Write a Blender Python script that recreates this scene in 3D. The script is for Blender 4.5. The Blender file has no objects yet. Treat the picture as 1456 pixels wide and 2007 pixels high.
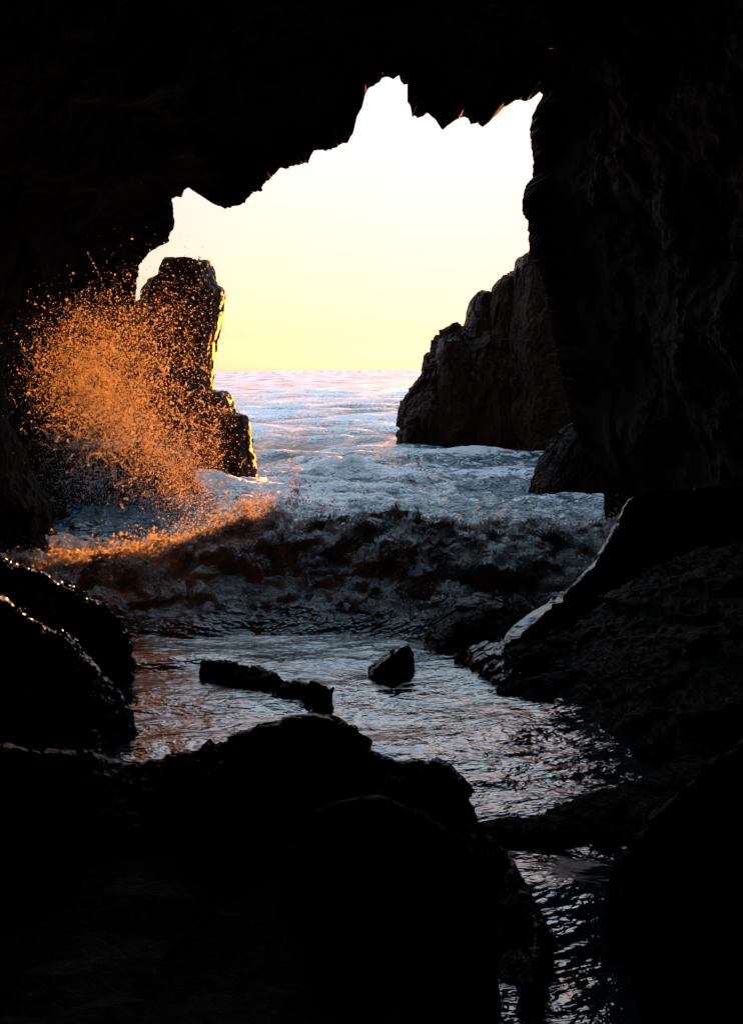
import bpy, math, random
import numpy as np
from mathutils import Matrix

random.seed(7)
rng = np.random.default_rng(7)
scene = bpy.context.scene

# ------------------------------------------------------------------ camera
H = 4.0            # eye height above the water, metres
F = 1928.0         # focal length in pixels of the 1456 x 2007 photograph
CX, CY = 728.0, 724.0
ROLL = math.radians(0.7)

cam_data = bpy.data.cameras.new('camera')
cam = bpy.data.objects.new('camera', cam_data)
scene.collection.objects.link(cam)
cam_data.sensor_fit = 'VERTICAL'
cam_data.sensor_height = 36.0
cam_data.lens = 36.0 * F / 2007.0
cam_data.shift_y = -(1003.5 - CY) / 2007.0
cam_data.clip_start = 0.05
cam_data.clip_end = 80000.0
cam.matrix_world = (Matrix.Translation((0, 0, H)) @ Matrix.Rotation(math.radians(90), 4, 'X')
                    @ Matrix.Rotation(-ROLL, 4, 'Z'))
scene.camera = cam

# ------------------------------------------------------------------ sky, sun, exposure
SUN_AZ = math.atan((945 - CX) / F)          # to the right of straight ahead, behind the headland
SUN_EL = math.radians(2.3)
world = bpy.data.worlds.new('World')
scene.world = world
world.use_nodes = True
wn = world.node_tree.nodes
wl = world.node_tree.links
wn.clear()
w_out = wn.new('ShaderNodeOutputWorld')
w_bg = wn.new('ShaderNodeBackground')
w_sky = wn.new('ShaderNodeTexSky')
w_sky.sky_type = 'NISHITA'
w_sky.sun_disc = False
w_sky.sun_elevation = SUN_EL
w_sky.sun_rotation = SUN_AZ
w_sky.altitude = 0
w_sky.air_density = 1.0
w_sky.dust_density = 2.5
w_sky.ozone_density = 3.0
w_bg.inputs['Strength'].default_value = 0.15
# the photograph's film holds the huge range of the sunset sky: compress it, then tint by elevation
# (yellow cream at the horizon, pinkish white above it, pale blue high up)
w_gam = wn.new('ShaderNodeGamma')
w_gam.inputs['Gamma'].default_value = 0.25
wl.new(w_sky.outputs[0], w_gam.inputs['Color'])
w_tc = wn.new('ShaderNodeTexCoord'); w_xyz = wn.new('ShaderNodeSeparateXYZ'); w_ramp = wn.new('ShaderNodeValToRGB')
wl.new(w_tc.outputs['Generated'], w_xyz.inputs[0]); wl.new(w_xyz.outputs['Z'], w_ramp.inputs['Fac'])
stops = [(0.5, [0.4944, 0.3588, 0.323]), (2, [0.4594, 0.2934, 0.2407]), (5, [0.4511, 0.2813, 0.247]), (9, [0.4676, 0.2966, 0.2825]), (14, [0.4886, 0.3398, 0.3476]), (18, [0.4937, 0.4483, 0.4491]), (25, [0.5113, 0.611, 0.6638]), (35, [0.5535, 0.6836, 0.7492]), (60, [0.6537, 0.736, 0.791])]
els = w_ramp.color_ramp.elements
while len(els) < len(stops):
    els.new(0.5)
for e_, (deg, c_) in zip(els, stops):
    e_.position = math.sin(math.radians(deg)); e_.color = (*c_, 1)
w_mul = wn.new('ShaderNodeVectorMath'); w_mul.operation = 'MULTIPLY'
w_scl = wn.new('ShaderNodeVectorMath'); w_scl.operation = 'SCALE'; w_scl.inputs['Scale'].default_value = 1.6
wl.new(w_gam.outputs[0], w_mul.inputs[0]); wl.new(w_ramp.outputs['Color'], w_mul.inputs[1])
wl.new(w_mul.outputs[0], w_scl.inputs[0]); wl.new(w_scl.outputs[0], w_bg.inputs['Color'])
wl.new(w_bg.outputs[0], w_out.inputs['Surface'])

sun_data = bpy.data.lights.new('sun', 'SUN')
sun_data.energy = 2.9
sun_data.angle = math.radians(0.5)
sun_data.color = (1.0, 0.25, 0.02)
sun = bpy.data.objects.new('sun', sun_data)
scene.collection.objects.link(sun)
# aim explicitly: lamp -Z along the direction the light travels
from mathutils import Vector
sun_dir = Vector((math.sin(SUN_AZ) * math.cos(SUN_EL), math.cos(SUN_AZ) * math.cos(SUN_EL), math.sin(SUN_EL)))
sun.rotation_euler = (-sun_dir).to_track_quat('-Z', 'Y').to_euler()
sun.location = sun_dir * 200

scene.view_settings.view_transform = 'Standard'
scene.view_settings.look = 'None'
scene.view_settings.gamma = 1.0
scene.view_settings.exposure = 3.35
scene.render.engine = 'CYCLES'
scene.cycles.use_denoising = True
scene.cycles.use_adaptive_sampling = True
scene.cycles.adaptive_threshold = 0.03
scene.cycles.max_bounces = 4
scene.cycles.diffuse_bounces = 2
scene.cycles.glossy_bounces = 2
scene.cycles.transmission_bounces = 3
scene.cycles.transparent_max_bounces = 8
scene.cycles.sample_clamp_indirect = 8.0


# ------------------------------------------------------------------ pixel helpers
CR, SR = math.cos(ROLL), math.sin(ROLL)


def P(px, py, D):
    """the point at forward distance D seen at photograph pixel (px, py)"""
    dx, dy = px - CX, py - CY
    X = dx * CR - dy * SR
    Yd = dx * SR + dy * CR
    return np.array([X / F * D, D, H - Yd / F * D])


def Gz(px, py, z=0.0):
    """the point on the horizontal plane z seen at photograph pixel (px, py)"""
    dx, dy = px - CX, py - CY
    Yd = dx * SR + dy * CR
    return P(px, py, (H - z) * F / Yd)


# ------------------------------------------------------------------ noise (numpy)
def _hash(i, j, k, seed):
    h = (i.astype(np.int64) * 374761393 + j.astype(np.int64) * 668265263
         + k.astype(np.int64) * 2147483647 + seed * 1274126177) & 0xFFFFFFFF
    h = ((h ^ (h >> 13)) * 1274126177) & 0xFFFFFFFF
    h = ((h ^ (h >> 16)) * 2246822519) & 0xFFFFFFFF
    return (h ^ (h >> 15)) & 0xFFFFFFFF


_g = rng.normal(size=(64, 3))
GRAD = (_g / np.linalg.norm(_g, axis=1)[:, None]).astype(np.float64)


def perlin(p, seed=0):
    i = np.floor(p).astype(np.int64)
    f = p - i
    u = f * f * f * (f * (f * 6 - 15) + 10)
    out = 0.0
    for a in (0, 1):
        wa = u[:, 0] if a else 1 - u[:, 0]
        for b in (0, 1):
            wb = u[:, 1] if b else 1 - u[:, 1]
            for c in (0, 1):
                wc = u[:, 2] if c else 1 - u[:, 2]
                g = GRAD[_hash(i[:, 0] + a, i[:, 1] + b, i[:, 2] + c, seed) & 63]
                d = (f[:, 0] - a) * g[:, 0] + (f[:, 1] - b) * g[:, 1] + (f[:, 2] - c) * g[:, 2]
                out = out + wa * wb * wc * d
    return out * 1.6


def fbm(p, octaves=4, seed=0, gain=0.5, lac=2.03):
    s, a, q = 0.0, 1.0, p
    for o in range(octaves):
        s = s + a * perlin(q, seed + o)
        q = q * lac + 17.3
        a *= gain
    return s


def billow(p, octaves=4, seed=0, gain=0.5):
    s, a, q = 0.0, 1.0, p
    for o in range(octaves):
        s = s + a * np.abs(perlin(q, seed + o))
        q = q * 2.03 + 11.7
        a *= gain
    return s


def facet(p, seed=0, tilt=0.7):
    """blocky, broken-rock displacement: every cell is a tilted plane with its own height"""
    i0 = np.floor(p).astype(np.int64)
    best = np.full(len(p), 1e9)
    val = np.zeros(len(p))
    for a in (-1, 0, 1):
        for b in (-1, 0, 1):
            for c in (-1, 0, 1):
                i, j, k = i0[:, 0] + a, i0[:, 1] + b, i0[:, 2] + c
                h = _hash(i, j, k, seed)
                fx = i + (h & 1023) / 1023.0
                fy = j + ((h >> 10) & 1023) / 1023.0
                fz = k + ((h >> 20) & 1023) / 1023.0
                dx, dy, dz = p[:, 0] - fx, p[:, 1] - fy, p[:, 2] - fz
                d = dx * dx + dy * dy + dz * dz
                h2 = _hash(i, j, k, seed + 77)
                g = GRAD[h2 & 63]
                v = ((h2 >> 8) & 1023) / 1023.0 - 0.5 + tilt * (dx * g[:, 0] + dy * g[:, 1] + dz * g[:, 2])
                m = d < best
                best[m] = d[m]
                val[m] = v[m]
    return val


def sstep(a, b, x):
    t = np.clip((x - a) / (b - a), 0, 1)
    return t * t * (3 - 2 * t)


# ------------------------------------------------------------------ mesh helpers
def mesh_from(name, V, Q, smooth=False, attrs=None):
    me = bpy.data.meshes.new(name)
    V = np.ascontiguousarray(V, dtype=np.float32)
    Q = np.ascontiguousarray(Q, dtype=np.int32)
    n, m, k = len(V), len(Q), Q.shape[1]
    me.vertices.add(n)
    me.vertices.foreach_set('co', V.ravel())
    me.loops.add(m * k)
    me.loops.foreach_set('vertex_index', Q.ravel())
    me.polygons.add(m)
    me.polygons.foreach_set('loop_start', np.arange(0, m * k, k, dtype=np.int32))
    me.polygons.foreach_set('use_smooth', np.full(m, smooth, dtype=bool))
    me.update(calc_edges=True)
    if attrs:
        for an, av in attrs.items():
            at = me.attributes.new(an, 'FLOAT', 'POINT')
            at.data.foreach_set('value', np.ascontiguousarray(av, dtype=np.float32))
    return me


def grid_quads(nu, nv, wrap_u=False):
    """vertices indexed u * nv + v"""
    U = np.arange(nu if wrap_u else nu - 1)
    Vv = np.arange(nv - 1)
    u, v = np.meshgrid(U, Vv, indexing='ij')
    u2 = (u + 1) % nu
    return np.stack([u * nv + v, u2 * nv + v, u2 * nv + v + 1, u * nv + v + 1], -1).reshape(-1, 4)


def grid_normals(G, wrap_u=False):
    if wrap_u:
        du = np.roll(G, -1, 0) - np.roll(G, 1, 0)
    else:
        du = np.gradient(G, axis=0)
    dv = np.gradient(G, axis=1)
    n = np.cross(du, dv)
    return n / (np.linalg.norm(n, axis=2, keepdims=True) + 1e-9)


def obj(name, me, mat, parent=None, label=None, category=None, group=None, kind=None):
    o = bpy.data.objects.new(name, me)
    scene.collection.objects.link(o)
    if me is not None and mat is not None:
        me.materials.append(mat)
    if parent is not None:
        o.parent = parent
    if label:
        o['label'] = label
    if category:
        o['category'] = category
    if group:
        o['group'] = group
    if kind:
        o['kind'] = kind
    return o


# ------------------------------------------------------------------ materials
def new_mat(name):
    m = bpy.data.materials.new(name)
    m.use_nodes = True
    nt = m.node_tree
    for n in list(nt.nodes):
        if n.type != 'OUTPUT_MATERIAL':
            nt.nodes.remove(n)
    out = [n for n in nt.nodes if n.type == 'OUTPUT_MATERIAL'][0]
    return m, nt, nt.nodes, nt.links, out


def rock_material(name, dark, light, rough_lo, rough_hi, scale=1.0, bump=0.5, spec=0.5):
    m, nt, N, L, out = new_mat(name)
    b = N.new('ShaderNodeBsdfPrincipled')
    b.inputs['Specular IOR Level'].default_value = spec
    tc = N.new('ShaderNodeTexCoord')
    n1 = N.new('ShaderNodeTexNoise'); n1.inputs['Scale'].default_value = 1.1 * scale
    n1.inputs['Detail'].default_value = 4; n1.inputs['Roughness'].default_value = 0.65
    n2 = N.new('ShaderNodeTexNoise'); n2.inputs['Scale'].default_value = 9 * scale
    n2.inputs['Detail'].default_value = 4; n2.inputs['Roughness'].default_value = 0.7
    n3 = N.new('ShaderNodeTexVoronoi'); n3.inputs['Scale'].default_value = 5 * scale
    n3.feature = 'DISTANCE_TO_EDGE'
    for n in (n1, n2, n3):
        L.new(tc.outputs['Object'], n.inputs['Vector'])
    cr = N.new('ShaderNodeValToRGB')
    cr.color_ramp.elements[0].position = 0.36; cr.color_ramp.elements[0].color = (*dark, 1)
    cr.color_ramp.elements[1].position = 0.66; cr.color_ramp.elements[1].color = (*light, 1)
    L.new(n1.outputs['Fac'], cr.inputs['Fac'])
    L.new(cr.outputs['Color'], b.inputs['Base Color'])
    mr = N.new('ShaderNodeMapRange')
    mr.inputs['From Min'].default_value = 0.35; mr.inputs['From Max'].default_value = 0.65
    mr.inputs['To Min'].default_value = rough_lo; mr.inputs['To Max'].default_value = rough_hi
    L.new(n2.outputs['Fac'], mr.inputs['Value'])
    L.new(mr.outputs['Result'], b.inputs['Roughness'])
    b1 = N.new('ShaderNodeBump'); b1.inputs['Strength'].default_value = bump
    b1.inputs['Distance'].default_value = 0.12
    L.new(n2.outputs['Fac'], b1.inputs['Height'])
    b2 = N.new('ShaderNodeBump'); b2.inputs['Strength'].default_value = bump * 0.5
    b2.inputs['Distance'].default_value = 0.05
    rr = N.new('ShaderNodeMapRange'); rr.inputs['From Max'].default_value = 0.08
    L.new(n3.outputs['Distance'], rr.inputs['Value'])
    L.new(rr.outputs['Result'], b2.inputs['Height'])
    L.new(b1.outputs['Normal'], b2.inputs['Normal'])
    L.new(b2.outputs['Normal'], b.inputs['Normal'])
    L.new(b.outputs[0], out.inputs['Surface'])
    return m


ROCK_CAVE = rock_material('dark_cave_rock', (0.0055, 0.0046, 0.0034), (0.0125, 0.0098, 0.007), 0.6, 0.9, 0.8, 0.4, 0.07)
ROCK_SHADE = rock_material('shade_darkened_rock', (0.0026, 0.0022, 0.0018), (0.0062, 0.005, 0.0038), 0.55, 0.9, 1.4, 0.4, 0.05)  # rock colour darkened further, standing in for the shade these rocks lie in
ROCK_WET = rock_material('wet_black_rock', (0.006, 0.005, 0.004), (0.018, 0.015, 0.012), 0.3, 0.6, 1.6, 0.35, 0.3)
ROCK_GLEAM = rock_material('rock_under_a_film_of_water', (0.006, 0.005, 0.004), (0.018, 0.015, 0.012), 0.05, 0.22, 1.6, 0.12)
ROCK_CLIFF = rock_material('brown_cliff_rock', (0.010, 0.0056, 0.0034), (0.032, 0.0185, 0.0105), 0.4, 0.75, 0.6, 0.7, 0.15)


def water_material(name):
    m, nt, N, L, out = new_mat(name)
    tc = N.new('ShaderNodeTexCoord')
    a_foam = N.new('ShaderNodeAttribute'); a_foam.attribute_name = 'foam'
    a_rough = N.new('ShaderNodeAttribute'); a_rough.attribute_name = 'rough'
    wat = N.new('ShaderNodeBsdfPrincipled')
    wat.inputs['Base Color'].default_value = (0.012, 0.04, 0.06, 1)
    wat.inputs['IOR'].default_value = 1.5
    wat.inputs['Specular Tint'].default_value = (0.7, 0.9, 1.0, 1)
    a_coat = N.new('ShaderNodeAttribute'); a_coat.attribute_name = 'sheen'
    L.new(a_coat.outputs['Fac'], wat.inputs['Coat Weight'])
    wat.inputs['Coat Roughness'].default_value = 0.06
    L.new(a_rough.outputs['Fac'], wat.inputs['Roughness'])
    mp = N.new('ShaderNodeMapping'); mp.inputs['Scale'].default_value = (0.6, 1.0, 1.0)
    L.new(tc.outputs['Object'], mp.inputs['Vector'])
    # ripples: three sizes of chop, weaker in the sheltered pool
    a_chop = N.new('ShaderNodeAttribute'); a_chop.attribute_name = 'chop'
    a_far = N.new('ShaderNodeAttribute'); a_far.attribute_name = 'far'
    prev = None
    for sc, det, dist, k in ((0.28, 8, 1.7, 0.9), (1.5, 4, 0.45, 0.9), (8.0, 3, 0.08, 0.9)):
        r = N.new('ShaderNodeTexNoise'); r.inputs['Scale'].default_value = sc; r.inputs['Detail'].default_value = det
        r.inputs['Distortion'].default_value = 0.4; r.inputs['Roughness'].default_value = 0.6
        L.new(mp.outputs[0], r.inputs['Vector'])
        mu = N.new('ShaderNodeMath'); mu.operation = 'MULTIPLY'; mu.inputs[1].default_value = k
        L.new((a_far if sc < 1 else a_chop).outputs['Fac'], mu.inputs[0])
        bp2 = N.new('ShaderNodeBump'); bp2.inputs['Distance'].default_value = dist
        L.new(mu.outputs[0], bp2.inputs['Strength'])
        L.new(r.outputs['Fac'], bp2.inputs['Height'])
        if prev is not None:
            L.new(prev.outputs[0], bp2.inputs['Normal'])
        prev = bp2
    L.new(bp2.outputs[0], wat.inputs['Normal'])
    L.new(bp2.outputs[0], wat.inputs['Coat Normal'])
    # foam: streaky film, warped noise against the vertex foam amount
    wn_ = N.new('ShaderNodeTexNoise'); wn_.inputs['Scale'].default_value = 0.8; wn_.inputs['Detail'].default_value = 3
    L.new(tc.outputs['Object'], wn_.inputs['Vector'])
    va = N.new('ShaderNodeVectorMath'); va.operation = 'SCALE'; va.inputs['Scale'].default_value = 1.1
    L.new(wn_.outputs['Color'], va.inputs[0])
    vb = N.new('ShaderNodeVectorMath'); vb.operation = 'ADD'
    L.new(mp.outputs[0], vb.inputs[0]); L.new(va.outputs[0], vb.inputs[1])
    f1 = N.new('ShaderNodeTexNoise'); f1.inputs['Scale'].default_value = 3.4; f1.inputs['Detail'].default_value = 5
    f1.inputs['Roughness'].default_value = 0.62
    L.new(vb.outputs[0], f1.inputs['Vector'])
    f2 = N.new('ShaderNodeTexNoise'); f2.inputs['Scale'].default_value = 12.0; f2.inputs['Detail'].default_value = 3
    L.new(vb.outputs[0], f2.inputs['Vector'])
    fm = N.new('ShaderNodeMix'); fm.data_type = 'FLOAT'; fm.inputs[0].default_value = 0.38
    L.new(f1.outputs['Fac'], fm.inputs[2]); L.new(f2.outputs['Fac'], fm.inputs[3])
    ad = N.new('ShaderNodeMath'); ad.operation = 'ADD'
    L.new(fm.outputs[0], ad.inputs[0]); L.new(a_foam.outputs['Fac'], ad.inputs[1])
    mr = N.new('ShaderNodeMapRange'); mr.interpolation_type = 'SMOOTHSTEP'
    mr.inputs['From Min'].default_value = 0.96; mr.inputs['From Max'].default_value = 1.06
    L.new(ad.outputs[0], mr.inputs['Value'])
    foam = N.new('ShaderNodeBsdfPrincipled')
    foam.inputs['Base Color'].default_value = (0.70, 0.77, 0.83, 1)
    foam.inputs['Roughness'].default_value = 0.45
    fr = N.new('ShaderNodeTexNoise'); fr.inputs['Scale'].default_value = 24.0; fr.inputs['Detail'].default_value = 4
    fr.inputs['Roughness'].default_value = 0.65
    L.new(tc.outputs['Object'], fr.inputs['Vector'])
    fb = N.new('ShaderNodeBump'); fb.inputs['Distance'].default_value = 0.06; fb.inputs['Strength'].default_value = 0.9
    L.new(fr.outputs['Fac'], fb.inputs['Height']); L.new(bp2.outputs[0], fb.inputs['Normal'])
    L.new(fb.outputs[0], foam.inputs['Normal'])
    mx = N.new('ShaderNodeMixShader')
    L.new(mr.outputs['Result'], mx.inputs['Fac'])
    L.new(wat.outputs[0], mx.inputs[1]); L.new(foam.outputs[0], mx.inputs[2])
    L.new(mx.outputs[0], out.inputs['Surface'])
    return m


WATER = water_material('sea_water_with_foam')


def spray_material(name, tint):
    m, nt, N, L, out = new_mat(name)
    d = N.new('ShaderNodeBsdfDiffuse'); d.inputs['Color'].default_value = (*tint, 1)
    t = N.new('ShaderNodeBsdfTranslucent'); t.inputs['Color'].default_value = (*tint, 1)
    tr = N.new('ShaderNodeBsdfTransparent')
    m1 = N.new('ShaderNodeMixShader'); m1.inputs['Fac'].default_value = 0.7
    L.new(d.outputs[0], m1.inputs[1]); L.new(t.outputs[0], m1.inputs[2])
    m2 = N.new('ShaderNodeMixShader'); m2.inputs['Fac'].default_value = 0.35
    L.new(m1.outputs[0], m2.inputs[1]); L.new(tr.outputs[0], m2.inputs[2])
    L.new(m2.outputs[0], out.inputs['Surface'])
    return m


SPRAY = spray_material('white_water_droplets', (0.50, 0.50, 0.50))

# ------------------------------------------------------------------ the cave
LIP = [(268, 561), (272, 524), (278, 514), (297, 491), (315, 483), (335, 475), (333, 467), (342, 446), (343, 430),
       (339, 390), (348, 386), (357, 388), (363, 374), (379, 366), (381, 360), (394, 353), (399, 368), (404, 384),
       (414, 395), (425, 403), (435, 404), (442, 410), (447, 406), (468, 403), (482, 397), (490, 382), (511, 374),
       (521, 358), (538, 341), (550, 329), (567, 331), (583, 322), (600, 319), (606, 316), (616, 295), (649, 295),
       (668, 281), (682, 277), (692, 261), (701, 228), (711, 207), (715, 189), (723, 174), (740, 162), (752, 153),
       (767, 156), (781, 150), (783, 160), (793, 168), (796, 164), (797, 195), (804, 209), (806, 229), (819, 232),
       (832, 228), (838, 222), (855, 240), (868, 256), (877, 246), (904, 228), (914, 230), (923, 242), (935, 240),
       (945, 248), (960, 238), (972, 220), (984, 206), (993, 209), (1007, 197), (1030, 199), (1046, 193), (1058, 180),
       (1063, 187), (1052, 205), (1042, 228), (1038, 252), (1040, 290), (1044, 314), (1041, 331), (1043, 347),
       (1032, 358), (1028, 370), (1021, 397), (1023, 419), (1032, 434), (1035, 463), (1037, 489), (1066, 560),
       (1090, 690), (1120, 830), (1176, 945), (1183, 972), (1186, 1040), (1200, 1180), (1000, 1230), (600, 1240),
       (250, 1200), (135, 1150), (122, 1060), (142, 1012), (112, 965), (130, 900), (150, 850), (205, 740), (248, 660), (268, 600)]


def build_cave():
    lip = np.array(LIP, float)
    c = np.array([690.0, 600.0])
    NT = 1100
    th = np.linspace(-math.pi, math.pi, NT, endpoint=False)
    # nearest hit of every ray from c with the outline
    a = lip; b = np.roll(lip, -1, 0)
    rho = np.full(NT, 1e9)
    dirs = np.stack([np.cos(th), np.sin(th)], 1)
    for p, q in zip(a, b):
        e = q - p
        den = dirs[:, 0] * e[1] - dirs[:, 1] * e[0]
        w = p - c
        with np.errstate(divide='ignore', invalid='ignore'):
            t = (w[0] * e[1] - w[1] * e[0]) / den
            s = (w[0] * dirs[:, 1] - w[1] * dirs[:, 0]) / den
        ok = (np.abs(den) > 1e-9) & (s >= -1e-6) & (s <= 1 + 1e-6) & (t > 0)
        rho = np.where(ok & (t < rho), t, rho)
    ring = np.stack([np.cos(th), np.sin(th), np.zeros(NT)], 1)
    rho = rho + 2.2 * fbm(ring * 38, 3, 91, 0.7) + 2.5 * facet(ring * 30, 93)
    px = c[0] + dirs[:, 0] * rho
    py = c[1] + dirs[:, 1] * rho
    # distance of the rim of the mouth: the roof hangs nearest, the right jamb stands farthest out
    right = sstep(760, 1080, px); left = sstep(420, 250, px)
    Dl = 21.5 + 3.6 * right + 6.0 * left
    cc = np.stack([np.cos(th) * 6, np.sin(th) * 6, np.zeros(NT)], 1)
    Dl = Dl + 0.5 * facet(cc * 1.3 + 3, 5) + 0.5 * facet(cc * 3.1 + 9, 6) + 0.15 * fbm(cc * 4, 3, 9)
    lipw = np.stack([P(x, y, d) for x, y, d in zip(px, py, Dl)])
    ax = np.array([-0.4, 5.6])
    vx, vz = lipw[:, 0] - ax[0], lipw[:, 2] - ax[1]
    R = np.hypot(vx, vz)
    ux, uz = vx / R, vz / R
    kern = np.exp(-0.5 * (np.arange(-40, 41) / 13.0) ** 2); kern /= kern.sum()
    Rs = np.convolve(np.concatenate([R[-40:], R, R[:40]]), kern, 'valid')
    k2 = np.exp(-0.5 * (np.arange(-40, 41) / 18.0) ** 2); k2 /= k2.sum()
    Dls = np.convolve(np.concatenate([Dl[-40:], Dl, Dl[:40]]), k2, 'valid')
    rows = []
    # outer face of the cliff around the mouth, from far out to the rim
    for dD, dr in ((9, 70), (6.5, 34), (4.8, 16), (3.6, 8), (2.8, 4.5), (2.1, 2.6), (1.5, 1.5), (1.0, 0.85), (0.6, 0.45),
                   (0.3, 0.18), (0.12, 0.05)):
        rows.append((Dl + dD, R + dr, 0.03 + 0.97 * min(1.0, max(0.0, dr - 0.3) / 2.5)))
    tt = np.concatenate([np.linspace(0, 3, 60), np.linspace(3, 12, 90)[1:]])
    for t in tt:
        g = 0.55 * (1 - math.exp(-t / 0.35)) + 1.9 * (1 - math.exp(-t / 4.5)) + 0.03 * t
        mixr = float(sstep(0.0, 0.6, t))
        rows.append((Dl * (1 - mixr) + Dls * mixr - t, R * (1 - mixr) + np.maximum(Rs, R - 0.3) * mixr + g, 0.03 + 0.97 * min(1.0, max(0.0, t - 0.1) / 1.6)))
    g12 = g
    for k in range(1, 40):
        f = k / 39.0
        D = (Dls - 12) * (1 - f) + (-9.0) * f
        rr = (np.maximum(Rs, R - 0.3) + g12) * math.sqrt(max(0.0, 1 - f ** 6)) + 0.02
        rows.append((D, rr, 1.0))
    G = np.zeros((NT, len(rows), 3))
    amp = np.zeros((NT, len(rows)))
    for j, (D, rr, am) in enumerate(rows):
        G[:, j, 0] = ax[0] + ux * rr
        G[:, j, 1] = D
        G[:, j, 2] = ax[1] + uz * rr
        amp[:, j] = am
    n = grid_normals(G, True)
    # make normals point inwards (to the axis)
    cen = np.stack([np.full(G.shape[:2], ax[0]), G[:, :, 1], np.full(G.shape[:2], ax[1])], -1)
    sgn = np.sign(((cen - G) * n).sum(-1, keepdims=True)); n = n * np.where(sgn == 0, 1, sgn)
    p = G.reshape(-1, 3)
    d = (0.75 * fbm(p / 3.0, 4, 20) + 0.15 * facet(p * np.array([1, 0.6, 0.5]) / 1.7, 21, 0.9)
         + 0.09 * facet(p * np.array([1, 0.7, 0.5]) / 0.7, 22, 1.0) + 0.09 * fbm(p / 0.5, 4, 24))
    d = d.reshape(NT, -1) - 0.15
    # displacement near the rim only pushes the rock back, away from the opening
    G = G + n * (d * amp)[:, :, None]
    # closed at the back
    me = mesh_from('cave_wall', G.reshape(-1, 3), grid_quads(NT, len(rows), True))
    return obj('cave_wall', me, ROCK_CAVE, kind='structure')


build_cave()


# ------------------------------------------------------------------ rock builders
def displace(G, n, amp, seed, big=1.0, stretch=(1, 1, 1)):
    p = G.reshape(-1, 3) * np.array(stretch)
    d = (0.30 * fbm(p / (1.6 * big), 3, seed) + 0.42 * facet(p / (0.95 * big), seed + 1)
         + 0.24 * facet(p / (0.42 * big), seed + 2) + 0.12 * facet(p / (0.18 * big), seed + 3)
         + 0.06 * fbm(p / (0.12 * big), 2, seed + 4))
    return G + n * (d.reshape(G.shape[:2]) * amp)[:, :, None]


def ridge_rock(secs, nu, nv, amp, seed, big=1.0, pb=0.75, pf=0.75, stretch=(1, 1, 1), linear=0.0, top=0.0):
    """a rock whose crest runs through the ridge points; secs = [(ridge, front foot, back foot)] in world metres"""
    R = np.array([s[0] for s in secs]); Fo = np.array([s[1] for s in secs]); B = np.array([s[2] for s in secs])
    seg = np.linalg.norm(np.diff(R, axis=0), axis=1) + 0.3 * np.linalg.norm(np.diff(Fo, axis=0), axis=1)
    s = np.concatenate([[0], np.cumsum(seg)]); s /= s[-1]
    u = np.linspace(0, 1, nu)
    ip = lambda A: np.stack([np.interp(u, s, A[:, k]) for k in range(3)], 1)
    if not isinstance(top, list):
        top = [top] * len(s)
    tw = np.interp(u, s, top)
    top = max(top)
    if top > 0:
        tw = np.maximum(0.01, tw * (1 + 0.7 * perlin(np.stack([u * 40, u * 0, u * 0], 1), seed + 9)))
    R, Fo, B = ip(R), ip(Fo), ip(B)
    t = np.linspace(0, 1, nv)
    nb = 0.38
    G = np.zeros((nu, nv, 3))
    for j, v in enumerate(t):
        if v <= nb:
            q = v / nb
            w = math.sin(q * math.pi / 2) ** pb
            G[:, j, :2] = B[:, :2] + (R[:, :2] - B[:, :2]) * q
            G[:, j, 2] = B[:, 2] + (R[:, 2] - B[:, 2]) * w
        else:
            q = (v - nb) / (1 - nb)
            if top > 0:
                # a flat strip along the crest before the face drops
                if q < 0.22:
                    e = Fo[:, :2] - R[:, :2]
                    e = e / np.linalg.norm(e, axis=1, keepdims=True)
                    G[:, j, :2] = R[:, :2] + e * (q / 0.22) * tw[:, None]
                    G[:, j, 2] = R[:, 2] - 0.06 * (q / 0.22) * tw
                    continue
                e = Fo[:, :2] - R[:, :2]
                R2 = R[:, :2] + e / np.linalg.norm(e, axis=1, keepdims=True) * tw[:, None]
                q = (q - 0.22) / 0.78
                w = (1 - linear) * math.cos(q * math.pi / 2) ** pf + linear * (1 - q)
                G[:, j, :2] = R2 + (Fo[:, :2] - R2) * q
                G[:, j, 2] = Fo[:, 2] + (R[:, 2] - 0.06 * tw - Fo[:, 2]) * w
                continue
            w = (1 - linear) * math.cos(q * math.pi / 2) ** pf + linear * (1 - q)
            G[:, j, :2] = R[:, :2] + (Fo[:, :2] - R[:, :2]) * q
            G[:, j, 2] = Fo[:, 2] + (R[:, 2] - Fo[:, 2]) * w
    n = grid_normals(G)
    n = n * np.where(n[:, :, 2:3].mean() < 0, -1, 1)
    G = displace(G, n, amp, seed, big, stretch)
    return G.reshape(-1, 3), grid_quads(nu, nv)


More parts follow.
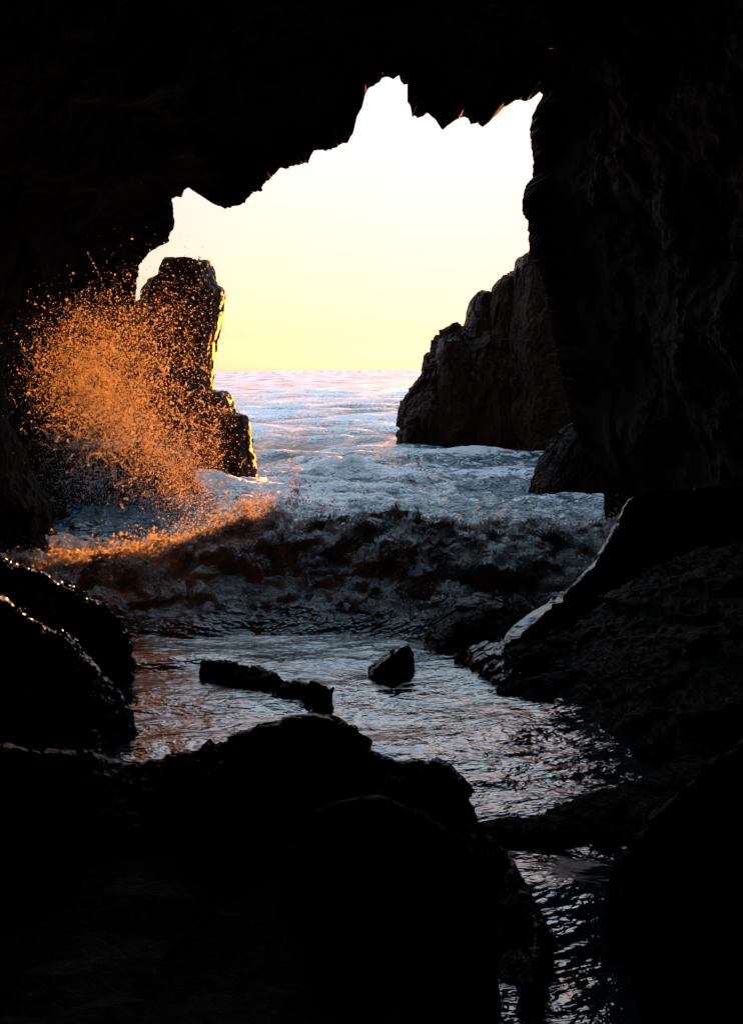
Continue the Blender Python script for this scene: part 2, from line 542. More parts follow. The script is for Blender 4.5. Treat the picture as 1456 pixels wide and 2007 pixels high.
def column_rock(left, right, D, thick, nz, nt, amp, seed, big=1.0, zmin=-1.2, power=3.2, stretch=(1, 1, 0.45), lean=0.0):
    """an upright rock lofted through its left and right outline [(px, py)], D the distance of its middle"""
    lw = np.array([P(x, y, D) for x, y in left]); rw = np.array([P(x, y, D) for x, y in right])
    lw = lw[np.argsort(lw[:, 2])]; rw = rw[np.argsort(rw[:, 2])]
    ztop = min(lw[-1, 2], rw[-1, 2])
    z = np.concatenate([np.linspace(zmin, ztop, nz)])
    xl = np.interp(z, lw[:, 2], lw[:, 0]); xr = np.interp(z, rw[:, 2], rw[:, 0])
    th = np.linspace(0, 2 * math.pi, nt, endpoint=False)
    cs, sn = np.cos(th), np.sin(th)
    e = 2 / power
    ex = np.sign(cs) * np.abs(cs) ** e; ey = np.sign(sn) * np.abs(sn) ** e
    rings = []
    for k, zz in enumerate(z):
        f = (zz - zmin) / (ztop - zmin)
        hw = (xr[k] - xl[k]) / 2; cx = (xr[k] + xl[k]) / 2
        tb = thick * (1.25 - 0.35 * f)
        rings.append(np.stack([cx + hw * ex, D + lean * f + tb * ey, np.full(nt, zz)], 1))
    # cap rings
    top = rings[-1]
    for s in (0.8, 0.5, 0.2, 0.02):
        c = top.mean(0)
        r = c + (top - c) * s
        r[:, 2] = top[:, 2] + 0.12 * (1 - s)
        rings.append(r)
    G = np.stack(rings, 1)
    n = grid_normals(G, True)
    cen = G.mean(0, keepdims=True)
    sg = np.sign(((G - cen) * n).sum(-1).mean())
    G = displace(G, n * sg, amp, seed, big, stretch)
    return G.reshape(-1, 3), grid_quads(nt, G.shape[1], True)


# ------------------------------------------------------------------ the sea stack
stack_l = [(331, 518), (321, 536), (317, 547), (304, 553), (290, 572), (287, 590), (271, 601), (240, 640), (190, 720),
           (150, 790), (110, 870), (90, 950), (80, 1050)]
stack_r = [(412, 516), (413, 522), (417, 541), (423, 563), (436, 572), (435, 595), (427, 634), (417, 672), (415, 700),
           (413, 726), (414, 770), (425, 850), (440, 950), (445, 1050)]
V, Q = column_rock(stack_l, stack_r, 37.0, 1.9, 170, 190, 0.30, 100, 1.1, power=3.9)
stack = obj('sea_stack', None, None,
            label='tall flat-topped rock stack standing in the sea at the left behind the spray', category='sea stack')
obj('rock_column', mesh_from('rock_column', V, Q), ROCK_CLIFF, parent=stack)
sh1_l = [(372, 770), (370, 950), (368, 1050)]
sh1_r = [(440, 769), (450, 782), (456, 807), (464, 900), (470, 960), (472, 1050)]
V, Q = column_rock(sh1_l, sh1_r, 36.0, 1.3, 70, 110, 0.24, 130, 0.9)
obj('rock_shoulder', mesh_from('rock_shoulder', V, Q), ROCK_CLIFF, parent=stack)
sh2_l = [(415, 815), (410, 950), (405, 1050)]
sh2_r = [(486, 815), (490, 841), (490, 876), (498, 918), (501, 940), (512, 960), (525, 1050)]
V, Q = column_rock(sh2_l, sh2_r, 35.5, 1.1, 70, 110, 0.22, 140, 0.8)
obj('rock_shoulder', mesh_from('rock_shoulder', V, Q), ROCK_CLIFF, parent=stack)

V, Q = column_rock([(140, 868), (100, 880), (60, 960), (40, 1100)], [(330, 866), (368, 885), (378, 930), (388, 965), (400, 1010), (410, 1100)], 30.5, 1.5,
                   70, 150, 0.3, 150, 1.0, power=2.6)
obj('rock_shelf', mesh_from('rock_shelf', V, Q), ROCK_CLIFF, parent=stack)

# ------------------------------------------------------------------ the headland on the right
HD = 52.0


def head_secs(pts, D, front, back, zf=-1.0):
    out = []
    for x, y in pts:
        r = P(x, y, D)
        out.append((r, r * np.array([1, 1, 0]) + np.array([0.0, -front, zf]),
                    r * np.array([1, 1, 0]) + np.array([0.5, back, zf])))
    return out


prof = [(786, 905), (788, 870), (791, 826), (793, 788), (803, 772), (814, 753), (835, 728), (837, 700), (853, 690),
        (857, 664), (877, 652), (892, 640), (902, 648), (914, 650), (940, 648), (960, 640), (985, 625), (1010, 600), (1040, 560), (1100, 520), (1200, 450), (1400, 380)]
V, Q = ridge_rock(head_secs(prof, HD, 2.6, 9), 320, 160, 0.75, 200, 1.5, pb=0.4, pf=0.28, stretch=(1, 1, 0.4))
head = obj('rocky_headland', None, None,
           label='dark rocky headland stepping down to the sea at the right of the cave mouth', category='headland')
obj('rock_face', mesh_from('rock_face', V, Q), ROCK_CLIFF, parent=head)
for k, (l, r, D, th_, sd) in enumerate([
    ([(936, 576), (925, 590), (918, 615), (914, 640), (905, 760), (900, 960)],
     [(958, 574), (985, 600), (1000, 700), (1010, 960)], 53.0, 2.2, 210),
    ([(980, 548), (962, 570), (952, 600), (945, 700), (940, 960)],
     [(1010, 548), (1040, 600), (1050, 960)], 52.5, 2.4, 220),
    ([(1000, 531), (998, 545), (985, 640), (975, 960)], [(1040, 530), (1080, 600), (1090, 960)], 51.8, 2.4, 230),
    ([(1030, 498), (1018, 508), (1015, 526), (1005, 640), (1000, 960)], [(1100, 495), (1130, 600), (1150, 960)], 51.0, 2.4, 240),
    ([(861, 668), (856, 690), (848, 800), (842, 960)], [(895, 662), (925, 720), (935, 960)], 51.2, 1.6, 250),
]):
    V, Q = column_rock(l, r, D, th_, 110, 120, 0.32, sd, 1.2, power=3.6)
    obj('rock_pillar', mesh_from('rock_pillar', V, Q), ROCK_CLIFF, parent=head)

# buttress standing in the water in front of the headland
V, Q = column_rock([(1112, 836), (1095, 855), (1070, 893), (1056, 926), (1044, 949), (1036, 990), (1030, 1050)],
                   [(1200, 830), (1215, 900), (1230, 1050)], 32.5, 1.8, 100, 140, 0.34, 260, 1.0, power=2.4)
obj('rock_buttress', mesh_from('rock_buttress', V, Q), ROCK_SHADE,
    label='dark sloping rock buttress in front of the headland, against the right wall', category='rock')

# low rock awash at the headland's foot
V, Q = ridge_rock([(P(915, 897, 46), P(915, 905, 45.6), P(915, 903, 46.6)), (P(928, 884, 46), P(928, 902, 45.2), P(928, 904, 47.2)),
                   (P(942, 885, 46), P(942, 904, 45.2), P(942, 904, 47.2)), (P(955, 898, 46), P(955, 905, 45.6), P(955, 903, 46.6))],
                  40, 30, 0.2, 270, 0.6)
obj('awash_rock', mesh_from('awash_rock', V, Q), ROCK_WET,
    label='tiny dark rock poking out of the foam at the foot of the headland', category='rock')


# ------------------------------------------------------------------ rocks in and around the pool
def rsec(rx, ry, D, fx, fy, back=1.2, zb=-0.8, fz=0.0):
    r = P(rx, ry, D)
    f = Gz(fx, fy, fz)
    f = f + np.array([0, -0.15, -0.35])
    b = np.array([r[0], r[1] + back, zb])
    return (r, f, b)


# right shore ledge with the wet rim
secs = []
for rx, ry, D in [(962, 1300, 12.9), (985, 1262, 13.2), (992, 1245, 13.6), (1030, 1212, 14.0), (1090, 1165, 14.6), (1117, 1148, 15.0),
                  (1153, 1112, 15.4), (1188, 1062, 16.0), (1212, 1016, 16.6), (1232, 980, 17.0), (1290, 960, 17.3), (1380, 955, 17.4), (1520, 950, 17.4)]:
    r = P(rx, ry, D)
    k = 0.45 * max(r[2], 0.2) + 0.25
    secs.append((r, np.array([r[0] + 0.5 * k, r[1] - k - 0.1, -0.6]), np.array([r[0] + 0.15, r[1] + 0.7 + 0.3 * k, -0.8])))
V, Q = ridge_rock(secs, 300, 150, 0.08, 300, 0.8, pb=0.8, pf=0.6, linear=0.5, top=[0.03, 0.05, 0.22, 0.26, 0.16, 0.02, 0.08, 0.04, 0.03, 0.03, 0.02, 0.02, 0.02])
obj('shore_ledge', mesh_from('shore_ledge', V, Q, True), ROCK_GLEAM,
    label='black wet rock ledge sloping up the right shore with a gleaming pale rim', category='rock ledge')

secs = [rsec(893, 1288, 13.4, 893, 1292, 0.3), rsec(925, 1268, 13.4, 905, 1308, 0.6), rsec(960, 1256, 13.4, 945, 1348, 0.8),
        rsec(985, 1258, 13.3, 985, 1368, 0.8), rsec(1020, 1290, 13.0, 1040, 1385, 0.8), rsec(1060, 1360, 12.3, 1070, 1398, 0.6)]
V, Q = ridge_rock(secs, 110, 80, 0.14, 320, 0.7, pb=0.8, pf=0.7)
obj('toe_boulder', mesh_from('toe_boulder', V, Q), ROCK_GLEAM,
    label='pointed black boulder with a shiny top at the toe of the right ledge', category='boulder')

secs = []
for fx, fy, hh, dy in [(955, 1352, 0.12, 0.9), (985, 1364, 0.25, 1.2), (1040, 1384, 0.35, 1.7), (1100, 1402, 0.45, 2.4), (1150, 1428, 0.6, 3.0),
                       (1200, 1470, 0.8, 3.8), (1245, 1525, 0.9, 4.6), (1290, 1560, 1.0, 5.2), (1400, 1600, 1.1, 5.8), (1560, 1640, 1.3, 6.2), (1850, 1700, 1.6, 6.4), (2200, 1760, 2.0, 6.4)]:
    f = Gz(fx, fy)
    secs.append((f + np.array([0.1 + 0.22 * dy, dy, hh]), f + np.array([0, -0.15, -0.4]), f + np.array([0.3 + 0.3 * dy, dy + 0.8, -0.6])))
V, Q = ridge_rock(secs, 190, 130, 0.2, 310, 0.8, pb=0.8, pf=0.6, linear=0.4)
obj('shore_apron', mesh_from('shore_apron', V, Q), ROCK_SHADE,
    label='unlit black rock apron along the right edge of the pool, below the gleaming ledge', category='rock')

# rounded boulder at the foot of the breaking wave
secs = [rsec(820, 1262, 14.6, 815, 1268, 0.3), rsec(862, 1215, 14.6, 850, 1274, 0.6), rsec(900, 1176, 14.6, 890, 1278, 0.8),
        rsec(940, 1166, 14.6, 935, 1280, 0.9), rsec(985, 1176, 14.6, 980, 1284, 0.9), rsec(1020, 1210, 14.6, 1020, 1290, 0.7),
        rsec(1045, 1258, 14.6, 1050, 1290, 0.4)]
V, Q = ridge_rock(secs, 120, 80, 0.12, 330, 0.9, pb=0.7, pf=0.5)
obj('rounded_boulder', mesh_from('rounded_boulder', V, Q), ROCK_WET,
    label='rounded black boulder at the foot of the breaking wave, left of the gleaming ledge', category='boulder')

# wedge rock in the pool
secs = [rsec(722, 1308, 13.0, 725, 1318, 0.4), rsec(750, 1288, 13.0, 742, 1324, 0.5), rsec(785, 1268, 13.0, 770, 1322, 0.6),
        rsec(800, 1266, 13.0, 790, 1312, 0.6), rsec(812, 1284, 13.0, 806, 1304, 0.4)]
V, Q = ridge_rock(secs, 70, 60, 0.06, 340, 0.5, pb=0.8, pf=0.9, top=0.28)
obj('wedge_rock', mesh_from('wedge_rock', V, Q), ROCK_GLEAM,
    label='small wedge-shaped wet rock tilted in the middle of the pool', category='rock')

# long slab in the pool
secs = [rsec(392, 1302, 12.9, 398, 1308, 0.3), rsec(420, 1299, 12.9, 420, 1324, 0.4), rsec(480, 1307, 12.7, 478, 1352, 0.45),
        rsec(540, 1320, 12.4, 535, 1376, 0.45), rsec(590, 1337, 12.1, 590, 1384, 0.4), rsec(606, 1344, 12.0, 604, 1382, 0.4),
        rsec(615, 1340, 11.9, 612, 1388, 0.5), rsec(640, 1346, 11.8, 636, 1392, 0.5), rsec(651, 1356, 11.8, 650, 1388, 0.3)]
V, Q = ridge_rock(secs, 190, 70, 0.14, 350, 0.4, pb=0.7, pf=0.8, linear=0.5)
obj('slab_rock', mesh_from('slab_rock', V, Q), ROCK_WET,
    label='long low black slab of rock lying aslant in the left half of the pool', category='rock')

# left shore: upper ledge and the block below it
secs = [rsec(-160, 1030, 13.0, -200, 1330, 2), rsec(20, 1105, 12.9, 0, 1330, 1.6), rsec(115, 1152, 12.8, 60, 1330, 1.4), rsec(165, 1172, 12.8, 120, 1330, 1.2),
        rsec(205, 1190, 12.7, 180, 1330, 1.0), rsec(236, 1218, 12.6, 215, 1330, 0.8), rsec(250, 1270, 12.6, 235, 1320, 0.6)]
V, Q = ridge_rock(secs, 220, 130, 0.22, 360, 0.42, pb=1.0, pf=0.8, linear=0.8, top=0.3)
obj('sunlit_ledge', mesh_from('sunlit_ledge', V, Q), ROCK_GLEAM,
    label='dark ledge on the left shore whose wet top catches gold and white light', category='rock ledge')
secs = [rsec(-160, 1090, 10.8, -200, 1500, 2), rsec(40, 1200, 10.8, 20, 1500, 1.3), rsec(130, 1258, 10.8, 110, 1500, 1.1), rsec(160, 1280, 10.8, 150, 1500, 1.0),
        rsec(190, 1318, 10.8, 190, 1490, 0.8), rsec(215, 1352, 10.9, 220, 1480, 0.6), rsec(245, 1392, 10.9, 250, 1475, 0.45),
        rsec(270, 1440, 10.9, 275, 1470, 0.3)]
V, Q = ridge_rock(secs, 200, 120, 0.16, 370, 0.42, pb=1.0, pf=0.8, linear=0.9)
obj('shore_block', mesh_from('shore_block', V, Q), ROCK_GLEAM,
    label='black rock block left of the pool with one thin golden sliver of light', category='rock')

V, Q = column_rock([(-320, 420), (-330, 1250), (-330, 1400)], [(-60, 420), (-60, 700), (-20, 800), (30, 870), (40, 925), (92, 985), (86, 1050), (126, 1102), (146, 1160), (160, 1250), (170, 1400)],
                   21.8, 1.5, 110, 170, 0.26, 365, 0.8, power=2.4, stretch=(1, 1, 0.7))
obj('wall_spur', mesh_from('wall_spur', V, Q), ROCK_SHADE,
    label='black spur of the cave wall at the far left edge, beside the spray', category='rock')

# large foreground boulder
secs = []
for rx, ry, D in [(-200, 1460, 7.6), (0, 1470, 7.8), (130, 1478, 8.0), (230, 1492, 8.2), (300, 1490, 8.4), (350, 1486, 8.5), (385, 1486, 8.4),
                  (410, 1462, 8.4), (450, 1441, 8.4), (520, 1425, 8.4), (565, 1412, 8.4), (610, 1404, 8.4), (645, 1410, 8.4), (670, 1426, 8.4),
                  (715, 1448, 8.3), (755, 1472, 8.2), (775, 1486, 8.2), (820, 1500, 8.1), (880, 1513, 8.0), (898, 1545, 7.9), (902, 1572, 7.9),
                  (892, 1600, 7.9), (925, 1640, 7.6), (985, 1695, 7.3), (1030, 1770, 6.9), (1048, 1810, 6.7), (1044, 1880, 6.3), (1030, 2000, 5.9),
                  (1020, 2120, 5.6)]:
    r = P(rx, ry, D)
    f = np.array([r[0] - (0.0 if rx < 800 else 0.5), r[1] - 1.7, -0.6])
    secs.append((r, f, np.array([r[0] + (0.35 if rx > 880 else 0), r[1] + (0.9 if rx < 880 else 0.35), -0.9])))
V, Q = ridge_rock(secs, 330, 170, 0.15, 400, 0.6, pb=0.75, pf=1.1, linear=0.9)
obj('foreground_boulder', mesh_from('foreground_boulder', V, Q), ROCK_WET,
    label='huge black humped boulder filling the lower left below the pool', category='boulder')


def near_rock(name, pts, front, back, nu, nv, amp, seed, label):
    secs = []
    for rx, ry, D in pts:
        r = P(rx, ry, D)
        secs.append((r, np.array([r[0], r[1] - front, -0.6]), np.array([r[0], r[1] + back, -0.9])))
    V, Q = ridge_rock(secs, nu, nv, amp, seed, 0.7, pb=0.8, pf=1.1, linear=0.95)
    return obj(name, mesh_from(name, V, Q), ROCK_SHADE, label=label, category='boulder')


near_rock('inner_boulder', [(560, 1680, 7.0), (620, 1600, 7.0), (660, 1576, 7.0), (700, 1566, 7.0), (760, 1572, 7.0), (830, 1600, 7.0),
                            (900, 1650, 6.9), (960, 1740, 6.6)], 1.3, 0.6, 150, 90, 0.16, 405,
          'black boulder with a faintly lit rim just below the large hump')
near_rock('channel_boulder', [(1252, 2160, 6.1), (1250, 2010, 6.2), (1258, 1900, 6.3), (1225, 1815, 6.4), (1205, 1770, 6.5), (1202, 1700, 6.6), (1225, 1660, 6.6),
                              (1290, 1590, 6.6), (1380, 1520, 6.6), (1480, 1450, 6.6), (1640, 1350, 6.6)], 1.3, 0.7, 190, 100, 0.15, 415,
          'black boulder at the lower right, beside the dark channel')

# bar of rock between the pool and the lower channel
secs = []
for rx, ry, fx, fy in [(905, 1640, 915, 1650), (940, 1614, 950, 1664), (1000, 1606, 1000, 1684), (1050, 1600, 1045, 1694), (1110, 1575, 1100, 1688),
                       (1180, 1550, 1150, 1676), (1240, 1536, 1200, 1668), (1275, 1522, 1260, 1680), (1310, 1500, 1330, 1700), (1400, 1470, 1430, 1720),
                       (1560, 1430, 1600, 1740)]:
    r = Gz(rx, ry, 0.14)
    f = Gz(fx, fy, 0.0)
    secs.append((r, f + np.array([0, -0.1, -0.15]), np.array([r[0], r[1] + 0.4, -0.6])))
V, Q = ridge_rock(secs, 220, 110, 0.08, 420, 0.6, pb=0.8, pf=0.7)
obj('rock_bar', mesh_from('rock_bar', V, Q), ROCK_SHADE,
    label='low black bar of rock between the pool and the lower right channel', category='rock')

# floor of the cave behind and beneath the camera
nx, ny = 60, 50
gx, gy = np.meshgrid(np.linspace(-8, 7, nx), np.linspace(-8.5, 7.6, ny), indexing='ij')
left_bank = sstep(0.75, 0.2, gx)
gz = 2.2 * sstep(4.0, 0.5, gy) - 0.9 * (1 - left_bank) + 0.25 * left_bank
pp = np.stack([gx, gy, gz], -1)
d = 0.5 * facet(pp.reshape(-1, 3) / 1.1, 501) + 0.25 * facet(pp.reshape(-1, 3) / 0.45, 502)
pp[:, :, 2] += 0.35 * d.reshape(nx, ny)
obj('cave_floor', mesh_from('cave_floor', pp.reshape(-1, 3), grid_quads(nx, ny)), ROCK_SHADE, kind='structure')

# ------------------------------------------------------------------ the sea
comps = []
wr = np.random.default_rng(11)
for k in range(54):
    lam = 0.28 * (60 ** (k / 53.0))            # 0.28 .. 17 m
    a = math.radians(wr.normal(-8, 34)) - math.pi / 2
    comps.append((lam, a, wr.uniform(0, 2 * math.pi), wr.uniform(0.7, 1.3)))


def wave_height(X, Y, dD):
    out = sstep(16.5, 24, Y)
    p = np.stack([X / 9.0, Y / 9.0, np.zeros_like(X)], 1)
    gust = 0.75 + 0.6 * perlin(p, 31)
    wx = X + 0.5 * perlin(np.stack([X / 2.5, Y / 2.5, np.full_like(X, 3.3)], 1), 33)
    wy = Y + 0.5 * perlin(np.stack([X / 2.5, Y / 2.5, np.full_like(X, 7.3)], 1), 34)
    h = np.zeros_like(X)
    for lam, a, ph, w in comps:
        kx, ky = math.cos(a) * 2 * math.pi / lam, math.sin(a) * 2 * math.pi / lam
        amp_out = 0.021 * lam ** 0.95 * w * (0.38 if lam > 5 else (0.65 if lam > 2.5 else 1.0))
        amp_in = 0.0055 * min(lam, 1.3) * w * (1.0 if lam < 3 else 0.25)
        fade = np.clip((lam / dD - 2.2) / 2.0, 0, 1)
        s = np.sin(kx * wx + ky * wy + ph)
        sharp = 1 - np.sqrt(np.abs(np.sin((kx * wx + ky * wy + ph) / 2)) + 1e-4) * 1.4 if lam < 1.0 else s
        h = h + (amp_out * out * gust + amp_in * (1 - out)) * fade * (0.5 * s + 0.5 * sharp)
    # broken, confused water behind the breaker
    conf = out * sstep(60, 30, Y)
    p = np.stack([X / 1.3, Y / 1.0, np.zeros_like(X)], 1)
    h = h + 0.14 * conf * (1 - billow(p, 3, 41) * 1.3) + 0.07 * conf * (0.5 - billow(p * 2.6 + 5, 3, 45))
    # hump added below the bar, its far slope turned to mirror bright sky
    cw = Gz(1115, 1735)
    h = h + 0.07 * np.exp(-((X - cw[0]) / 0.5) ** 2 - ((Y - cw[1] + 0.35) / 0.5) ** 2)
    # the hump of a small wave in mid water
    hx = P(690, 905, 36.0)
    h = h + 0.42 * np.exp(-((X - hx[0]) / 1.6) ** 2 - ((Y - 36.0) / np.where(Y < 36, 1.0, 2.2)) ** 2)
    return h


def build_sea():
    py = np.concatenate([np.linspace(2140, 1900, 90)[:-1], np.linspace(1900, 860, 620)[:-1], np.linspace(860, 738, 150)[:-1], np.linspace(738, 728, 24)[:-1],
                         np.array([727.2, 726.4, 725.6, 725.0, 724.6, 724.25])])
    D = H * F / (py - CY)
    D = np.concatenate([np.linspace(-8, D[0] - 0.3, 14), D])
    dense = np.linspace(-0.41, 0.41, 560)
    outer = np.array([0.43, 0.46, 0.5, 0.56, 0.64, 0.75, 0.9, 1.2, 1.7, 2.6])
    cols = np.concatenate([-outer[::-1], dense, outer])
    Dm = np.maximum(D, 5.0)
    G = np.zeros((len(cols), len(D), 3))
    G[:, :, 0] = cols[:, None] * Dm[None, :]
    G[:, :, 1] = D[None, :]
    dD = np.abs(np.gradient(D))
    X = G[:, :, 0].ravel(); Y = G[:, :, 1].ravel()
    dd = np.tile(np.maximum(dD, 0.02), len(cols))
    h = wave_height(X, Y, np.maximum(dd, 0.05))
    h[Y > 3000] = 0
    G[:, :, 2] = h.reshape(G.shape[:2])
    # foam amount
    foam = np.full(len(X), 0.28)
    z_mid = sstep(17, 22, Y) * sstep(48, 30, Y)
    big = perlin(np.stack([X / 7.0, Y / 4.0, np.zeros_like(X)], 1), 51)
    foam += 0.07 * z_mid + sstep(20, 30, Y) * (0.13 + 0.11 * sstep(40, 70, Y) + 0.16 * big + 0.25 * np.clip(h, -0.3, 0.3))
    foam += 0.10 * sstep(60, 140, Y) * 0 + 0.06 * sstep(0.1, 0.5, h)
    pool = sstep(16, 14.5, Y)
    foam += 0.05 * pool
    foam -= 0.25 * sstep(7.4, 6.8, Y)
    cw = Gz(1110, 1720)
    foam += 0.22 * np.exp(-((X - cw[0]) / 0.30) ** 2 - ((Y - cw[1]) / 0.35) ** 2)  # foam added to brighten the channel head in place of reflected sky
    foam -= 0.2 * sstep(-4.0, -6.0, X) * sstep(32, 28, Y)
    rough = 0.09 + 0.24 * sstep(30, 300, Y) + 0.10 * sstep(300, 3000, Y)
    me = mesh_from('sea', G.reshape(-1, 3), grid_quads(len(cols), len(D)), True, {'foam': foam, 'rough': rough, 'sheen': 1.0 - sstep(16, 26, Y), 'far': 0.12 + 0.88 * sstep(35, 130, Y), 'chop': 0.25 + 0.75 * sstep(17, 24, Y)})
    return obj('sea', me, WATER, kind='structure')


build_sea()

CREST = [(-60, 1110, 0.3), (60, 1105, 0.4), (150, 1098, 0.6), (210, 1092, 0.8), (300, 1070, 0.95), (420, 1040, 1.1), (520, 1018, 1.25), (650, 1026, 1.25),
         (740, 1018, 1.35), (785, 1006, 1.5), (830, 1026, 1.35), (900, 1036, 1.25), (1050, 1046, 1.1), (1190, 1052, 1.0), (1320, 1050, 0.9)]


def crest_at(X):
    pts = np.array([list(P(x, y, (H - a) * F / (y - CY))) + [a] for x, y, a in CREST])
    return np.interp(X, pts[:, 0], pts[:, 1]), np.interp(X, pts[:, 0], pts[:, 3])


def breaker_surface(X, s):
    Yc, A = crest_at(X)
    wob = 0.5 * perlin(np.stack([X / 1.6, np.zeros_like(X), np.zeros_like(X)], 1), 61)
    Y = Yc + s + wob
    ragged = 1 + 0.16 * fbm(np.stack([X / 2.6, s / 6.0, np.ones_like(X)], 1), 2, 64)
    back = np.exp(-(np.maximum(s, 0) / 3.0) ** 1.4)
    Lf = np.clip(Yc - 14.3 + 0.6 * perlin(np.stack([X / 2.2, X * 0, X * 0 + 9.5], 1), 68), 2.2, 4.2)
    front = 1 - sstep(0.0, 1.0, -s * ragged / Lf) ** 0.9
    prof = np.where(s > 0, back, front)
    face = sstep(-1.0, -2.0, s) * sstep(1.3, -0.4, X)
    base = wave_height(X, Y, np.full_like(X, 0.06)) * (1 - 0.75 * face * sstep(0.0, 0.2, prof))
    p = np.stack([X, Y * 0.9, prof * A], 1)
    churn = sstep(0.04, 0.35, prof) * (1 - 0.35 * face)
    lump = (billow(p / 1.2, 2, 71) - 0.35) * 0.20 + (billow(p / 0.30, 3, 75) - 0.3) * 0.09 + fbm(p / 0.11, 2, 79) * 0.06
    z = base + A * prof + churn * lump - 0.08 * (1 - sstep(0.0, 0.12, prof))
    jx = churn * 0.25 * fbm(p / 0.5 + 31, 2, 81)
    jy = churn * 0.30 * fbm(p / 0.5 + 57, 2, 83)
    return np.stack([X + jx, Y + jy, z], 1), prof, churn


def build_breaker():
    nu, nv = 560, 240
    X = np.linspace(-8.5, 7.0, nu)
    s = np.linspace(5.5, -4.0, nv)
    xx, ss = np.meshgrid(X, s, indexing='ij')
    Vp, prof, churn = breaker_surface(xx.ravel(), ss.ravel())
    sr = ss.ravel(); xr = xx.ravel()
    foam = 0.45 + 0.45 * churn
    # the smooth dark face at the left of the front carries little foam
    face = sstep(-1.0, -2.0, sr) * sstep(1.3, -0.4, xr)
    foam -= 0.12 * face
    foam += 0.40 * sstep(0.07, 0.02, prof) * (sr < -1) * sstep(-0.6, 0.4, fbm(np.stack([xr / 0.5, sr, sr * 0], 1), 2, 66))
    me = mesh_from('breaking_wave', Vp, grid_quads(nu, nv), True, {'foam': foam, 'rough': np.full(len(sr), 0.15), 'sheen': np.zeros(len(sr)), 'far': np.full(len(sr), 0.12), 'chop': 1.0 - 0.3 * face})
    return obj('breaking_wave', me, WATER, label='churning white breaker rolling into the cave mouth across the whole water', category='wave')


build_breaker()

# ------------------------------------------------------------------ spray
OCT = np.array([[1, 1, 1], [-1, -1, 1], [-1, 1, -1], [1, -1, -1]], float) * 0.85
OCT_F = np.array([[0, 2, 1], [0, 1, 3], [0, 3, 2], [1, 2, 3]])


def droplets(name, pts, rad, label, seed):
    r = np.random.default_rng(seed)
    n = len(pts)
    q = r.normal(size=(n, 4)); q /= np.linalg.norm(q, axis=1)[:, None]
    w, x, y, z = q.T
    Rm = np.stack([1 - 2 * (y * y + z * z), 2 * (x * y - z * w), 2 * (x * z + y * w),
                   2 * (x * y + z * w), 1 - 2 * (x * x + z * z), 2 * (y * z - x * w),
                   2 * (x * z - y * w), 2 * (y * z + x * w), 1 - 2 * (x * x + y * y)], 1).reshape(n, 3, 3)
    sc = rad[:, None] * np.exp(r.normal(0, 0.35, size=(n, 3)))
    v = np.einsum('nij,nkj->nki', Rm, OCT[None] * sc[:, None, :]) + pts[:, None, :]
    f = OCT_F[None] + (np.arange(n) * 4)[:, None, None]
    me = mesh_from(name, v.reshape(-1, 3), f.reshape(-1, 3), True)
    return obj(name, me, SPRAY, kind='stuff', label=label, category='spray')


def cloud(n, cx, cy, sx, sy, rot, D0, D1, r, clump=0.5, cl_scale=0.35, seed=0):
    """drops of a burst: gaussian in the sheet of the burst, spread over its depth, thinned into clots and threads"""
    out = []
    tot = 0
    while tot < n:
        m = n * 3
        a, b = r.normal(size=m), r.normal(size=m)
        ca, sa = math.cos(rot), math.sin(rot)
        x = cx + ca * a * sx - sa * b * sy
        y = cy + sa * a * sx + ca * b * sy
        D = D0 + (D1 - D0) * r.random(m)
        X = (x - CX) / F * D; Z = H - (y - CY) / F * D
        p = np.stack([X, D, Z], 1)
        nz = fbm(p / cl_scale, 3, 900 + seed)
        keep = (r.random(m) < np.clip(0.5 + clump * nz * 2.2, 0.02, 1)) & (Z > 0.05)
        p = p[keep]
        out.append(p); tot += len(p)
    return np.concatenate(out)[:n]


rs = np.random.default_rng(21)
parts = [
    cloud(17000, 190, 750, 66, 52, 0.40, 19.5, 22.0, rs, 1.9, 0.42, 1),
    cloud(13000, 285, 860, 88, 40, 0.78, 21.5, 23.8, rs, 1.9, 0.38, 2),
    cloud(5500, 210, 650, 75, 42, 0.1, 19.5, 23.0, rs, 1.0, 0.45, 3),
    cloud(3500, 320, 640, 70, 75, 0.0, 21.0, 24.0, rs, 0.6, 0.5, 4),
    cloud(5000, 380, 890, 38, 75, 0.2, 22.5, 26.0, rs, 0.8, 0.35, 5),
    cloud(9000, 165, 890, 60, 50, 0.5, 24.3, 26.8, rs, 1.0, 0.5, 6),
    cloud(4000, 250, 965, 75, 35, 0.1, 26.0, 27.8, rs, 0.8, 0.4, 7),
]
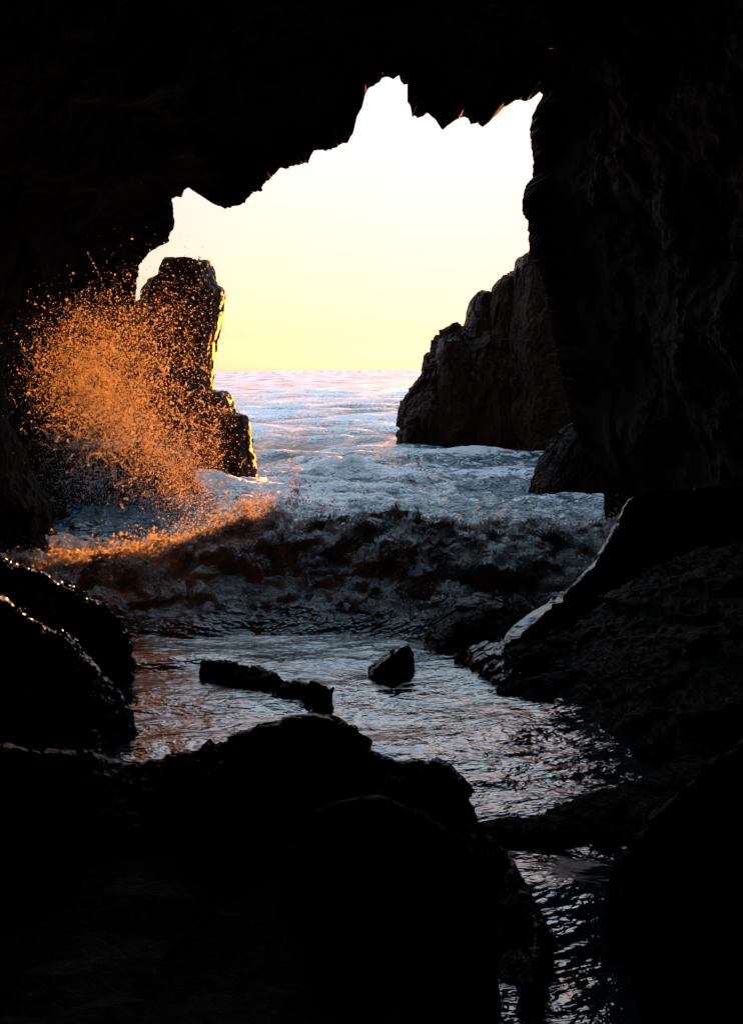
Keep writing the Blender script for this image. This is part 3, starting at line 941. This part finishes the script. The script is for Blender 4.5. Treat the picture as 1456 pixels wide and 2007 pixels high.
# threads of drops flung on arcs
for k in range(420):
    x0, y0 = rs.normal(235, 90), rs.normal(800, 75)
    D = rs.uniform(20, 23.5)
    p0 = np.array([(x0 - CX) / F * D, D, H - (y0 - CY) / F * D])
    m = rs.integers(12, 42)
    t = np.linspace(0, rs.uniform(0.05, 0.16), m)[:, None]
    v = np.array([rs.normal(0.3, 2.2), rs.normal(-1, 1.2), rs.normal(2.2, 2.5)])
    parts.append(p0 + v * t + np.array([0, 0, -4.9]) * t * t + rs.normal(0, 0.008, (m, 3)))
pts = np.concatenate(parts)
qx = CX + pts[:, 0] / pts[:, 1] * F; qy = CY + (H - pts[:, 2]) / pts[:, 1] * F
pts = pts[(qx < 425) | (qy > 770)]          # nothing is flung past the stack
rad = np.where(rs.random(len(pts)) < 0.8, 0.0052, 0.0105) * np.exp(rs.normal(0, 0.38, len(pts)))
droplets('wave_spray', pts, rad, 'burst of golden sunlit spray thrown up at the left of the cave mouth', 31)

parts = [
    cloud(2600, 490, 1010, 50, 20, -0.3, 17.5, 19.5, rs, 0.8, 0.25, 11),
    cloud(2200, 265, 1085, 38, 20, -0.2, 15.8, 17.5, rs, 0.8, 0.25, 12),
    cloud(900, 390, 1045, 70, 18, -0.35, 16.8, 18.5, rs, 0.8, 0.25, 13),
    cloud(260, 572, 970, 8, 45, 0.0, 20, 21, rs, 0.5, 0.3, 14),
]
pts = np.concatenate(parts)
rad = 0.009 * np.exp(rs.normal(0, 0.5, len(pts)))
droplets('crest_spray', pts, rad, 'low sparkling orange spray along the left end of the breaker', 32)

# froth: flecks flung off the breaker
n = 240000
X = rs.uniform(-7.5, 5.5, n); s = np.where(rs.random(n) < 0.45, rs.normal(0.1, 0.7, n), rs.uniform(-3.0, 2.0, n))
Vb, prof, churn = breaker_surface(X, s)
clot = np.clip(1.6 * fbm(Vb / 0.42, 3, 95) + 0.35, 0.03, 1)
dark_face = sstep(-0.9, -1.6, s) * sstep(1.2, -0.2, X)
keep = rs.random(n) < churn * clot * (1 - 0.6 * dark_face)
Vb = Vb[keep]; clot = clot[keep]; m = len(Vb)
fling = rs.random(m) < 0.06
Vb[:, 2] += np.where(fling, np.abs(rs.normal(0, 0.24, m)), np.abs(rs.normal(0, 0.05, m))) * clot
Vb[:, :2] += rs.normal(0, 0.02, (m, 2))
rad = 0.0072 * np.exp(rs.normal(0, 0.5, m))
droplets('wave_froth', Vb, rad, 'white flecks of froth flung up from the top of the breaker', 33)
